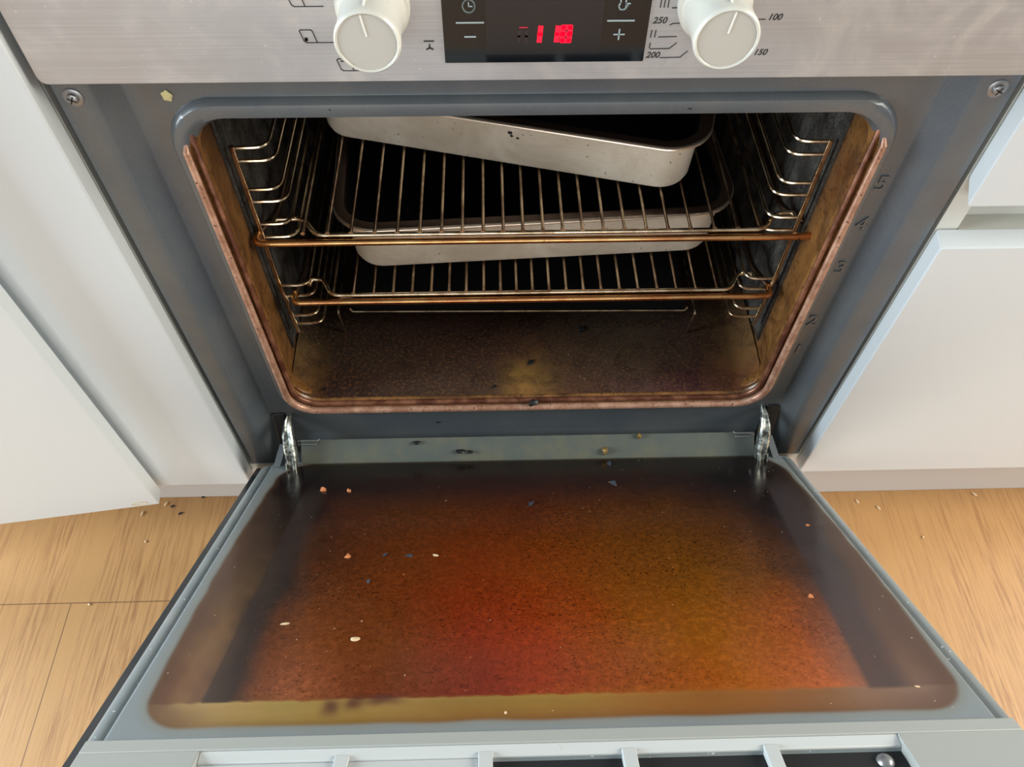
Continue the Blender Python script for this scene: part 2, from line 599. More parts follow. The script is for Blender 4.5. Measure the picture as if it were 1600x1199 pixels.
cl = thing('base_cabinet', 'white cabinet with a closed glossy door directly left of the oven', 'cabinet', (-0.6, 0.2, 0.114))
bm = bmesh.new()
box(bm, -0.319, -0.3024, 0.001, 0.56, 0.128, 0.722)
box(bm, -0.9, -0.884, 0.001, 0.56, 0.128, 0.722)
box(bm, -0.9, -0.3024, 0.001, 0.56, 0.114, 0.1279)
box(bm, -0.8839, -0.3211, 0.54, 0.556, 0.1281, 0.72)
local('carcass', bm, M_carcass, cl, smooth=False)
local('door', newbox(-0.62, -0.3022, FY, -0.0001, 0.1115, 0.72), M_white, cl, bevel=0.0016)

# a second front standing ajar in front of it
aj = tag(link('cabinet_door', newbox(-0.55, 0.0, -0.017, 0.0, 0.0, 0.606), M_white, None, bevel=0.0008), 'white glossy cabinet door standing ajar at the far left above the floor', 'door')
aj.location = (-0.3974, -0.0227, 0.116)
aj.rotation_euler = (0, 0, math.radians(7.2))
bm = bmesh.new()
tube(bm, [(-0.0185 + 0.0075 * math.cos(a), -0.0171, 0.0068 + 0.0030 * math.sin(a)) for a in [2 * math.pi * k / 28 for k in range(29)]], 0.0005, 6)
M_drip = Mat('yellow_drip', srgb(190, 178, 128), 0.35)
link('drip_stain', bm, M_drip, aj, label='dried yellowish drip at the lower corner')

# ------------------------------------------------------------------ oven body
OV = thing('built_in_oven', 'built-in electric oven with steel control panel and its dirty door lowered', 'oven', (0, 0.0, 0.1285))
OVL = Vector(OV.location)

Y1 = 0.012
N = 12
rings = []


def ring(x0, x1, z0, z1, r, y):
    return [(x, y, z) for x, z in rrect(x0, x1, z0, z1, r, N)]


rings.append(ring(-0.2982, 0.2988, 0.130, 0.62, 0.003, 0.03))
rings.append(ring(-0.2982, 0.2988, 0.130, 0.62, 0.003, 0.0012))
rings.append(ring(-0.2975, 0.2981, 0.1307, 0.6195, 0.003, 0.0))
rings.append(ring(-0.2762, 0.2745, 0.134, 0.617, (0.012, 0.012, 0.01, 0.01), 0.0))
rings.append(ring(-0.2742, 0.2725, 0.136, 0.6165, (0.013, 0.013, 0.01, 0.01), 0.0012))
rings.append(ring(-0.2620, 0.2590, 0.172, 0.614, (0.02, 0.02, 0.012, 0.012), Y1 - 0.0008))
rings.append(ring(-0.2602, 0.2572, 0.175, 0.613, (0.022, 0.022, 0.013, 0.013), Y1))
rings.append(ring(-0.2445, 0.2440, 0.2165, 0.5765, (0.034, 0.034, 0.040, 0.036), Y1))
rings.append(ring(-0.2438, 0.2433, 0.2172, 0.5758, (0.034, 0.034, 0.040, 0.036), Y1 - 0.0026))
rings.append(ring(-0.2415, 0.2410, 0.2195, 0.5735, (0.033, 0.033, 0.039, 0.035), Y1 - 0.0055))
rings.append(ring(-0.2375, 0.2372, 0.2235, 0.5690, (0.031, 0.031, 0.036, 0.033), Y1 - 0.0062))
rings.append(ring(-0.2335, 0.2332, 0.2280, 0.5640, (0.029, 0.029, 0.033, 0.030), Y1 - 0.0048))
rings.append(ring(-0.2300, 0.2300, 0.2320, 0.5606, (0.027, 0.027, 0.030, 0.028), Y1 + 0.0005))
rings.append(ring(-0.2292, 0.2292, 0.2330, 0.5600, (0.027, 0.027, 0.030, 0.028), Y1 + 0.006))
bm = bmesh.new()
loft(bm, rings)
for f in bm.faces:
    cf = f.calc_center_median()
    if abs(cf.x) < 0.2345 and 0.227 < cf.z < 0.566 and cf.y > 0.0066 and not (cf.z > 0.548 and cf.y < 0.0115):
        f.material_index = 1
local('front_frame', bm, [M_frame, M_cavity], OV, label='dark grey enamelled frame around the oven mouth')

# embossed shelf numbers on the frame, right of the mouth
for s, z, x in (('5', 0.500, 0.2505), ('4', 0.4605, 0.2508), ('3', 0.413, 0.2510), ('2', 0.3455, 0.2498), ('1', 0.304, 0.2495)):
    bm = bmesh.new()
    text_bm(bm, s, 0.019, x, z, Y1 - 0.0002, 0.0022, 0.0, 'CENTER', -0.0001)
    local('shelf_number', bm, M_frame, OV, label='raised number ' + s)

# cavity box
bm = bmesh.new()
cr_ = (0.022, 0.022, 0.030, 0.030)
loft(bm, [ring(-0.2292, 0.2292, 0.2330, 0.5600, (0.027, 0.027, 0.030, 0.028), Y1 + 0.006),
          ring(-0.2312, 0.2312, 0.2336, 0.5612, (0.026, 0.026, 0.030, 0.028), Y1 + 0.014),
          ring(-0.2345, 0.2345, 0.2345, 0.5640, (0.022, 0.022, 0.028, 0.028), 0.036),
          ring(-0.2350, 0.2350, 0.2345, 0.5650, (0.02, 0.02, 0.028, 0.028), 0.06),
          ring(-0.2350, 0.2350, 0.2345, 0.5650, (0.02, 0.02, 0.028, 0.028), 0.425),
          ring(-0.2300, 0.2300, 0.2400, 0.5600, (0.02, 0.02, 0.028, 0.028), 0.43)], False, True)
cav = local('cavity', bm, M_cavity, OV, label='brown-stained enamel oven cavity')

# outer shell so that no daylight leaks in
bm = bmesh.new()
box(bm, -0.285, 0.285, 0.432, 0.45, 0.15, 0.62)
box(bm, -0.3022, -0.2855, 0.031, 0.04, 0.13, 0.62)
box(bm, 0.2855, 0.3022, 0.031, 0.04, 0.13, 0.62)
box(bm, -0.285, -0.2362, 0.032, 0.43, 0.15, 0.62)
box(bm, 0.2362, 0.285, 0.032, 0.43, 0.15, 0.62)
box(bm, -0.236, 0.236, 0.032, 0.43, 0.5665, 0.62)
box(bm, -0.236, 0.236, 0.032, 0.43, 0.15, 0.2335)
local('outer_casing', bm, M_void, OV, smooth=False)

# cavity floor plate, coloured by its stains
def sheet(nx, ny, fx, mat, name, parent, layers):
    """grid sheet; fx(u, v) -> xyz, layers name -> array (ny*nx, 3)"""
    us, vs = np.meshgrid(np.linspace(0, 1, nx), np.linspace(0, 1, ny))
    P = fx(us.ravel(), vs.ravel())
    idx = np.arange(nx * ny).reshape(ny, nx)
    F = np.stack([idx[:-1, :-1], idx[:-1, 1:], idx[1:, 1:], idx[1:, :-1]], -1).reshape(-1, 4)
    me = bpy.data.meshes.new(name)
    me.from_pydata(P.tolist(), [], F.tolist())
    for k, fn_ in layers.items():
        at = me.attributes.new(k, 'FLOAT_COLOR', 'POINT')
        cc = np.ones((nx * ny, 4))
        cc[:, :3] = fn_(P)
        at.data.foreach_set('color', cc.ravel())
    me.materials.append(mat.m)
    me.polygons.foreach_set('use_smooth', [True] * len(me.polygons))
    o = bpy.data.objects.new(name, me)
    COL.objects.link(o)
    if parent:
        o.parent = parent
    return o


def lin(a):
    a = np.asarray(a, float) / 255
    return np.where(a <= 0.04045, a / 12.92, ((a + 0.055) / 1.055) ** 2.4)


def sstep(a, b, x):
    t = np.clip((x - a) / (b - a), 0, 1)
    return t * t * (3 - 2 * t)


def table(xs, ys, T, x, y):
    """bilinear colour table"""
    T = lin(T)
    out = np.zeros((len(x), 3))
    for k in range(3):
        rows = np.array([np.interp(x, xs, T[i, :, k]) for i in range(len(ys))])
        j = np.clip(np.searchsorted(ys, y) - 1, 0, len(ys) - 2)
        t = np.clip((y - np.array(ys)[j]) / (np.array(ys)[j + 1] - np.array(ys)[j]), 0, 1)
        i = np.arange(len(x))
        out[:, k] = rows[j, i] * (1 - t) + rows[j + 1, i] * t
    return out


def wob(x, y, f, s):
    r = np.random.default_rng(s)
    v = 0
    for k in range(7):
        a = r.uniform(0, 2 * math.pi)
        q = f * r.uniform(0.6, 2.4)
        v = v + np.sin(q * (x * math.cos(a) + y * math.sin(a)) + r.uniform(0, 6.28)) / 7
    return v


def floor_stain(P):
    x, y = P[:, 0], P[:, 1]
    xx = x + 0.02 * wob(x, y, 60, 1)
    yy = y + 0.012 * wob(x, y, 80, 2)
    T = [[(92, 62, 34), (44, 30, 28), (60, 46, 38), (64, 48, 36), (120, 88, 46), (66, 44, 34), (70, 50, 46), (60, 34, 36), (120, 76, 40)],
         [(92, 66, 34), (46, 32, 28), (56, 42, 34), (58, 44, 34), (118, 90, 44), (64, 46, 34), (62, 46, 38), (64, 34, 36), (112, 74, 38)],
         [(78, 60, 36), (48, 38, 32), (50, 38, 32), (52, 36, 30), (70, 48, 32), (62, 48, 36), (66, 54, 42), (58, 40, 34), (96, 70, 38)],
         [(50, 42, 30), (44, 36, 30), (48, 36, 32), (50, 34, 30), (54, 40, 32), (58, 46, 36), (62, 52, 42), (52, 40, 34), (80, 60, 36)],
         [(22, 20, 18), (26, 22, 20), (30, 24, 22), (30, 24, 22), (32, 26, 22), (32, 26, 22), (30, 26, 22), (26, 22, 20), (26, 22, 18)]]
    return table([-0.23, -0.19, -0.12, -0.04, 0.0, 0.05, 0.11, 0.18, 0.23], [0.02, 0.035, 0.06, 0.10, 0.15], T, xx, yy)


def floor_xyz(u, v):
    y = 0.0140 + 0.4075 * v ** 1.25
    hx = np.interp(y, [0.012, 0.02, 0.036, 0.06], [0.2275, 0.2305, 0.2336, 0.2342])
    z0 = np.interp(y, [0.012, 0.036], [0.2344, 0.2352])
    r = 0.0235
    x = (2 * u - 1) * (hx - 0.001)
    d = np.clip(np.abs(x) - (hx - r), 0, r * 0.97)
    z = z0 + r - np.sqrt(r * r - d * d)
    return np.stack([x, y, z], -1) - np.array(OVL)


fp = sheet(320, 240, floor_xyz, M_cavfloor, 'cavity_floor', OV,
           {'surface_colour': lambda P: 1.35 * floor_stain(P + np.array(OVL))})
fp['label'] = 'burnt brown enamel floor of the cavity'

# catalytic side panels
for sx in (-1, 1):
    bm = bmesh.new()
    n = 120
    pts = []
    for i in range(n + 1):
        y = 0.058 + (0.41 - 0.058) * i / n
        w = 0.0014 * math.sin(i / n * 60)
        pts.append((y, sx * (0.2318 + w)))
    v0 = [bm.verts.new((x, y, 0.262)) for y, x in pts]
    v1 = [bm.verts.new((x, y, 0.548)) for y, x in pts]
    w0 = [bm.verts.new((sx * 0.2346, y, 0.258)) for y, x in pts]
    w1 = [bm.verts.new((sx * 0.2346, y, 0.552)) for y, x in pts]
    for i in range(n):
        bm.faces.new((v0[i], v0[i + 1], v1[i + 1], v1[i]))
        bm.faces.new((w0[i], w0[i + 1], v0[i + 1], v0[i]))
        bm.faces.new((v1[i], v1[i + 1], w1[i + 1], w1[i]))
    bm.faces.new((v0[0], v1[0], w1[0], w0[0]))
    local('side_liner', bm, M_liner, OV, label='rough dark grey liner on the cavity side wall')

# fan cover on the back wall
bm = bmesh.new()
lathe_y(bm, 0, 0.41, [(0.4296, 0.1), (0.422, 0.1), (0.419, 0.094), (0.419, 0.03), (0.421, 0.02)])
local('fan_cover', bm, M_black, OV)

# wire shelf supports
ZP = [(0.4998, 0.4877), (0.4597, 0.4474), (0.4230, 0.4085), (0.3480, 0.3340), (0.3062, 0.2940)]
for sx in (-1, 1):
    bm = bmesh.new()
    X = 0.2262
    post = fillet([(sx * X, 0.060, 0.5015), (sx * X, 0.060, 0.345), (sx * (X - 0.004), 0.056, 0.333), (sx * (X - 0.001), 0.060, 0.318), (sx * (X - 0.003), 0.060, 0.283)], 0.006)
    tube(bm, post, 0.0021)
    tube(bm, [(sx * X, 0.395, 0.5015), (sx * X, 0.395, 0.283)], 0.0021)
    for a, b in ZP:
        for z in (a, b):
            xi = 0.2000 if z == a else 0.1975
            tube(bm, fillet([(sx * X, 0.0605, z), (sx * xi, 0.0605 + 0.0005, z), (sx * xi, 0.3945, z), (sx * X, 0.395, z)], 0.011), 0.00155, 8)
    local('shelf_support', bm, M_bright, OV, label='wire ladder holding the racks')

# browned seal around sides and bottom of the mouth
bm = bmesh.new()
for inset, rr, yy, zt in ((0.0096, 0.0036, 0.0038, 0.540), (0.0150, 0.0026, 0.0085, 0.552)):
    x0, x1, z0 = -0.2440 + inset, 0.2436 - inset, 0.2172 + inset
    r_ = 0.034 - inset * 0.6
    pth = [(x0, yy + 0.004, zt + 0.004), (x0, yy, zt)]
    arc = rrect(x0, x1, z0, 0.5, (r_, r_, 0.01, 0.01), 16)
    pth += [(x, yy, z) for x, z in arc[:34]]
    pth += [(x1, yy, zt), (x1, yy + 0.004, zt + 0.004)]
    tube(bm, pth, [rr * min(1.0, 0.35 + 0.3 * min(k, len(pth) - 1 - k)) for k in range(len(pth))], 12, mi=0 if rr > 0.003 else 1)
    if rr > 0.003:
        for k in (-1, 1):
            tube(bm, [(u, v - rr * 0.72, w) if True else 0 for u, v, w in [(p[0] * (1 + k * 0.0042), p[1], p[2] - k * 0.0009 * (p[2] < 0.26)) for p in pth[2:-2]]], 0.0008, 6, mi=0)
local('door_seal', bm, [M_gasket, M_gasket2], OV, label='heat-browned double seal round the oven mouth')

# flange screws
for sx, x, z in ((-1, -0.2872, 0.5855), (1, 0.2865, 0.5853)):
    bm = bmesh.new()
    lathe_y(bm, x, z, [(0.0008, 0.0062), (-0.0008, 0.0062), (-0.0012, 0.0056), (-0.0012, 0.0036), (-0.0030, 0.0034), (-0.0036, 0.0022), (-0.0036, 0.0004)], 28)
    s1 = local('screw', bm, M_screw, OV)
    bm = bmesh.new()
    stroke(bm, [(x - 0.0022, z + 0.0012), (x + 0.0022, z - 0.0012)], 0.0008, -0.0036, 0.0002)
    stroke(bm, [(x - 0.0012, z - 0.0022), (x + 0.0012, z + 0.0022)], 0.0008, -0.0036, 0.0002)
    link('screw_slot', shifted(bm, -OVL), M_void, s1)

# control panel
YP = -0.012
bm = bmesh.new()
poly = [(YP, 0.6036), (YP + 0.0006, 0.6026), (YP + 0.002, 0.6022), (0.03, 0.6022), (0.03, 0.722), (YP, 0.722)]
prism(bm, [(u, v) for u, v in rrect(-0.2955, 0.2955, 0.6022, 0.722, (0.005, 0.005, 0.001, 0.001), 8)], 1, YP, 0.0295)
cp = local('control_panel', bm, M_steel, OV, bevel=0.0004, label='brushed steel control panel')

bm = bmesh.new()
pts = [(x, z) for x, z in rrect(-0.0572, 0.0576, 0.6143, 0.690, 0.0006, 3)]
prism(bm, pts, 1, YP + 0.001, YP - 0.0008)
dp = local('display', bm, M_disp, OV, smooth=False, label='black glass display with red digits')
YD = YP - 0.0008
bm = newbox(-0.0332, 0.0318, YD - 0.0002, YD + 0.0002, 0.6195, 0.684)
link('display_window', shifted(bm, -OVL), M_dispwin, dp, smooth=False)
YD -= 0.0002


def sym(parent, mat, *items, name='printed_symbol'):
    bm = bmesh.new()
    for it in items:
        it(bm)
    return link(name, shifted(bm, -OVL), mat, parent, smooth=False)


def st(pts, w, y):
    return lambda bm: stroke(bm, pts, w, y)


cc = [(-0.0424 + 0.0033 * math.cos(a), 0.6482 + 0.0036 * math.sin(a)) for a in [2 * math.pi * k / 28 for k in range(29)]]
th_ = [(0.0405, 0.656), (0.0405, 0.6495), (0.0397, 0.6478), (0.0403, 0.6460), (0.0420, 0.6455), (0.0436, 0.6462), (0.0441, 0.6478), (0.0434, 0.6495), (0.0434, 0.656)]

sym(dp, M_icon, st(cc, 0.0007, YD), st([(-0.0424, 0.6502), (-0.0424, 0.6481), (-0.0405, 0.6481)], 0.0006, YD), name='touch_symbol')
sym(dp, M_icon, st([(-0.0452, 0.6305), (-0.0392, 0.6305)], 0.0009, YD), name='touch_symbol')
sym(dp, M_icon, st([(-0.0495, 0.6388), (-0.0345, 0.6388)], 0.0009, YD), name='touch_symbol')
sym(dp, M_icon, st([(0.0388, 0.6312), (0.0446, 0.6312)], 0.0008, YD), st([(0.0417, 0.6282), (0.0417, 0.6342)], 0.0008, YD), name='touch_symbol')
sym(dp, M_icon, st([(0.0345, 0.6393), (0.0492, 0.6393)], 0.0009, YD), name='touch_symbol')
sym(dp, M_icon, st(th_, 0.0007, YD), st([(0.0434, 0.6490), (0.0458, 0.6490)], 0.0007, YD), st([(0.0434, 0.6515), (0.0462, 0.6515)], 0.0007, YD), st([(0.0434, 0.6475), (0.0448, 0.6478)], 0.0006, YD), name='touch_symbol')
# the digits
bm = bmesh.new()
YL = YD + 0.0001


def seg8(bm, x, z, w, h, t, segs, sl=0.0006):
    P = {'a': [(x, z + h), (x + w, z + h)], 'g': [(x, z + h / 2), (x + w, z + h / 2)], 'd': [(x, z), (x + w, z)],
         'f': [(x, z + h / 2), (x, z + h)], 'b': [(x + w, z + h / 2), (x + w, z + h)], 'e': [(x, z), (x, z + h / 2)], 'c': [(x + w, z), (x + w, z + h / 2)]}
    for s in segs:
        stroke(bm, [(u + sl * (v - z) / h, v) for u, v in P[s]], t, YL)


seg8(bm, -0.0032, 0.6277, 0.0, 0.0080, 0.0028, 'bc')
seg8(bm, 0.0064, 0.6277, 0.0, 0.0080, 0.0026, 'bc')
seg8(bm, 0.0096, 0.6277, 0.0040, 0.0080, 0.0028, 'abcdefg', 0.0004)
dg = link('digits', shifted(bm, -OVL), M_led, dp, smooth=False)
dg['label'] = 'glowing red digits'
bm = bmesh.new()
seg8(bm, -0.0150, 0.6277, 0.0042, 0.0080, 0.0007, 'a')
link('faint_digit', shifted(bm, -OVL), M_leddim, dp, smooth=False)
bm = bmesh.new()
seg8(bm, -0.0150, 0.6270, 0.0042, 0.0070, 0.0016, 'bcef')
link('unlit_digit', shifted(bm, -OVL), M_ledoff, dp, smooth=False)

# symbols printed on the steel
PW = 0.0005


def icon(x, z, w=0.0072, h=0.0076, lead=0.008, extra=()):
    sl = -0.0013
    q = [(x + 0.0006 + sl, z + h), (x + w - 0.0008 + sl, z + h), (x + w + sl, z + h - 0.0008), (x + w + 0.0002, z), (x + 0.0015, z), (x + 0.0002, z + 0.001), (x + sl, z + h - 0.0007), (x + 0.0006 + sl, z + h)]
    sym(cp, M_print, st(q, PW, YP), st([(x + w, z), (x + w + lead, z)], PW, YP), *extra, name='oven_mode_symbol')


icon(-0.1360, 0.6272, lead=0.014, extra=[st([(-0.1344, 0.6292), (-0.1344 + 0.0008 * math.cos(k * math.pi / 6), 0.6292 + 0.0010 * math.sin(k * math.pi / 6))], 0.0006, YP) for k in range(12)])
icon(-0.1182, 0.6095, lead=0.010, extra=[st([(-0.1172, 0.6156), (-0.1128, 0.6156)], 0.0008, YP)])
icon(-0.1385, 0.6482, lead=0.010)
# grill-and-fan symbol
sym(cp, M_print, st([(-0.0684, 0.6275), (-0.0630, 0.6275)], 0.0008, YP), *[st([(-0.0655, 0.6235), (-0.0655 + 0.0020 * math.cos(math.radians(a)), 0.6235 + 0.0020 * math.sin(math.radians(a)))], 0.0009, YP) for a in (90, 210, 330)], name='grill_fan_symbol')
for s, x, z in (('250', 0.0598, 0.6385), ('200', 0.0590, 0.6176), ('100', 0.1240, 0.6399), ('150', 0.1214, 0.6187)):
    bm = bmesh.new()
    text_bm(bm, s, 0.0052, x, z, YP, 0.0003, 0.25, 'LEFT', 0.00012)
    link('temperature_number', shifted(bm, -OVL), M_print, cp, smooth=False, label='printed ' + s)
sym(cp, M_print, *[st([(0.0628 + 0.0021 * k, 0.6462), (0.0628 + 0.0021 * k, 0.6510)], 0.0006, YP) for k in range(3)], st([(0.0695, 0.6458), (0.080, 0.6462)], 0.0006, YP), name='grill_level_mark')
sym(cp, M_print, st([(0.0698, 0.6360), (0.0715, 0.6368), (0.0762, 0.6370)], 0.0005, YP), name='dial_line')
sym(cp, M_print, *[st([(0.0600 + 0.0023 * k, 0.6288), (0.0602 + 0.0023 * k, 0.6328)], 0.0006, YP) for k in range(2)], st([(0.0645, 0.6288), (0.0748, 0.6290)], 0.0005, YP), name='grill_level_mark')
sym(cp, M_print, st([(0.0603, 0.6222), (0.0604, 0.6252)], 0.0006, YP), st([(0.0608, 0.6216), (0.0718, 0.6217), (0.0755, 0.6252)], 0.0005, YP), name='grill_level_mark')
sym(cp, M_print, st([(0.0674, 0.6160), (0.0790, 0.6162), (0.0828, 0.6200)], 0.0005, YP), name='dial_line')
sym(cp, M_print, st([(0.1150, 0.6388), (0.1228, 0.6388)], 0.0005, YP), name='dial_line')
sym(cp, M_print, st([(0.1140, 0.6172), (0.1198, 0.6172)], 0.0005, YP), name='dial_line')

# knobs
for x, ang, dx in ((-0.0942, 0.10, 0.0), (0.0920, -0.10, 0.0)):
    zc = 0.6490
    bm = bmesh.new()
    lathe_y(bm, x, zc, [(YP + 0.001, 0.0200), (YP - 0.001, 0.0202), (YP - 0.0045, 0.0202), (YP - 0.0062, 0.0198), (YP - 0.0066, 0.0186), (YP - 0.0074, 0.0178), (YP - 0.012, 0.0170), (YP - 0.0290, 0.0168), (YP - 0.0350, 0.0174), (YP - 0.0370, 0.0172), (YP - 0.0380, 0.0163), (YP - 0.0377, 0.0156), (YP - 0.0371, 0.0152), (YP - 0.0371, 0.0005)], 72)
    kb = local('knob', bm, M_knob, OV, label='ivory plastic knob, left of the display' if x < 0 else 'ivory plastic knob, right of the display')
    bm = bmesh.new()
    lathe_y(bm, x, zc, [(YP - 0.0365, 0.0150), (YP - 0.03725, 0.0151), (YP - 0.0373, 0.0140), (YP - 0.0373, 0.0005)], 56)
    link('knob_face', shifted(bm, -OVL), M_knobface, kb)
    bm = bmesh.new()
    stroke(bm, [(x + 0.016 * math.sin(-ang), zc + 0.0150 * math.cos(ang)), (x + 0.001 * math.sin(ang), zc + 0.004)], 0.0007, YP - 0.0373, 0.0004)
    box(bm, x - 0.0004, x + 0.0004, YP - 0.032, YP - 0.010, zc + 0.0166, zc + 0.0178)
    link('pointer_line', shifted(bm, -OVL), M_knobline, kb)

# ------------------------------------------------------------------ door: frame x, y=-s, z=n about the hinge
TH = math.radians(35.1532)
ZD = 0.120649 - OVL.z
DR = bpy.data.objects.new('oven_door', None)


def bent(name, bm, mat, parent, **k):
    return link(name, bm, mat, parent, **k)


# sheet-metal inner frame of the door (this mesh is the door itself)
bm = bmesh.new()


def dring(x0, x1, s0, s1, r, n):
    return [(x, -s, n) for x, s in rrect(x0, x1, s0, s1, r, N)]


HX = 0.2757
loft(bm, [dring(-HX - 0.004, HX + 0.004, 0.040, 0.438, 0.004, 0.0),
          dring(-HX - 0.003, HX + 0.003, 0.042, 0.438, 0.004, 0.016),
          dring(-HX, HX, 0.0445, 0.437, 0.004, 0.0215),
          dring(-HX + 0.003, HX - 0.003, 0.046, 0.436, 0.004, 0.0238),
          dring(-HX + 0.0075, HX - 0.0075, 0.0465, 0.435, 0.004, 0.0240),
          dring(-HX + 0.010, HX - 0.010, 0.0470, 0.434, 0.004, 0.0226)], True, True)
door = link('door', bm, M_doorframe, OV, label='oven door lowered halfway, its inner side smeared brown')
door.location = (0, 0, ZD)
door.rotation_euler = (-TH, 0, 0)

# raised lip at the hinge end
bm = bmesh.new()
lipp = [(-0.0460, 0.0225), (-0.0452, 0.0262), (-0.0425, 0.0340), (-0.0390, 0.0465), (-0.0378, 0.0485), (-0.0360, 0.0482), (-0.0368, 0.0455), (-0.0395, 0.0335), (-0.0415, 0.0225)]
prism(bm, lipp, 0, -0.2345, 0.2375)
link('hinge_lip', bm, M_lip, door)


# dirty inner glass
def outline_sd(x, s):
    cx, cs, hx, hs = 0.0035, 0.2290, 0.2585, 0.1815
    hx = hx - 0.006 * ((s - cs) / hs) ** 2
    r = np.where(s > cs, 0.026, 0.034)
    qx = np.abs(x - cx) - hx + r
    qs = np.abs(s - cs) - hs + r
    d = np.hypot(np.maximum(qx, 0), np.maximum(qs, 0)) + np.minimum(np.maximum(qx, qs), 0) - r
    return d


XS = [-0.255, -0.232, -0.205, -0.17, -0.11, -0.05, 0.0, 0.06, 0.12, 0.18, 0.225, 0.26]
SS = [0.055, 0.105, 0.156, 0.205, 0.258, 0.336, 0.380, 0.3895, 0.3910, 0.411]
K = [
    [(24, 14, 12)] + [(12, 4, 5)] * 10 + [(30, 20, 14)],  # near-black hinge end: dark oven mirrored in the glass, painted in
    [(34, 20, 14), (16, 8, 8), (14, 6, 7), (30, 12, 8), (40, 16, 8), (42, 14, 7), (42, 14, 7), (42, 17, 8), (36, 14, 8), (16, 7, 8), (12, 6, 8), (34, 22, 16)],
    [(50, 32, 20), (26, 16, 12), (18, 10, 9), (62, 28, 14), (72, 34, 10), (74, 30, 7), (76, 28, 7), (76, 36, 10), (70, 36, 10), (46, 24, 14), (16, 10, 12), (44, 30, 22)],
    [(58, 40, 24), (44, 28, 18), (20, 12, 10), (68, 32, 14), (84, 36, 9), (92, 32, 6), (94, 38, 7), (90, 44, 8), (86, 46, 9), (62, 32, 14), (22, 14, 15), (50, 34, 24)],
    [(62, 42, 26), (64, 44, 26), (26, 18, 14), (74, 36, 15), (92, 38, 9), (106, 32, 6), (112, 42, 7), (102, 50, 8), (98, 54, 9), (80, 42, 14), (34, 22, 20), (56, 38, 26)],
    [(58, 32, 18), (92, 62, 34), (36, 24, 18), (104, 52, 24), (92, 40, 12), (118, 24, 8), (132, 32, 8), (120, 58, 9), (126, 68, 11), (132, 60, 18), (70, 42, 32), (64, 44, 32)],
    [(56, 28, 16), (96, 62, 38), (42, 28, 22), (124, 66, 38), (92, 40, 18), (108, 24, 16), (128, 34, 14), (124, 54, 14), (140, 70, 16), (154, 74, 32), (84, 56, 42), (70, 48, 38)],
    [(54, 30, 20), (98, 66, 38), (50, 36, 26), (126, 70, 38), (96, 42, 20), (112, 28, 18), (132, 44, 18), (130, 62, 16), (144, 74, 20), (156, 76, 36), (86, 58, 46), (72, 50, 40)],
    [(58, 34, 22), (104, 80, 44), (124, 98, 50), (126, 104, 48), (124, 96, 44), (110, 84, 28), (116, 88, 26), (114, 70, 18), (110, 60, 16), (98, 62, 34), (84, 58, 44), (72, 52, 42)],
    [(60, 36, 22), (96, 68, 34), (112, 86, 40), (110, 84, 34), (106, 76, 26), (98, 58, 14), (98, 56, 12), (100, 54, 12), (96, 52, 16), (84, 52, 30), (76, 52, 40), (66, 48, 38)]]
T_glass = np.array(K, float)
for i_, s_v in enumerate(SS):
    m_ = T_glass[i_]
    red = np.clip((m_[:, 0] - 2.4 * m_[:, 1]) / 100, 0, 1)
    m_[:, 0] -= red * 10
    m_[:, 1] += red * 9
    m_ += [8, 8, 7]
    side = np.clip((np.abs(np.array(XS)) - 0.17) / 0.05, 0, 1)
    m_ += np.outer(0.10 + 0.9 * side, [16, 14, 13]) * np.clip((s_v - 0.08) / 0.25, 0, 1)  # paler sides and far end: reflection haze painted into the table
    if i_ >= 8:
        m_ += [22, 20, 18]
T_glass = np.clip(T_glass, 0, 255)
OUTER = lin([(128, 136, 138)])


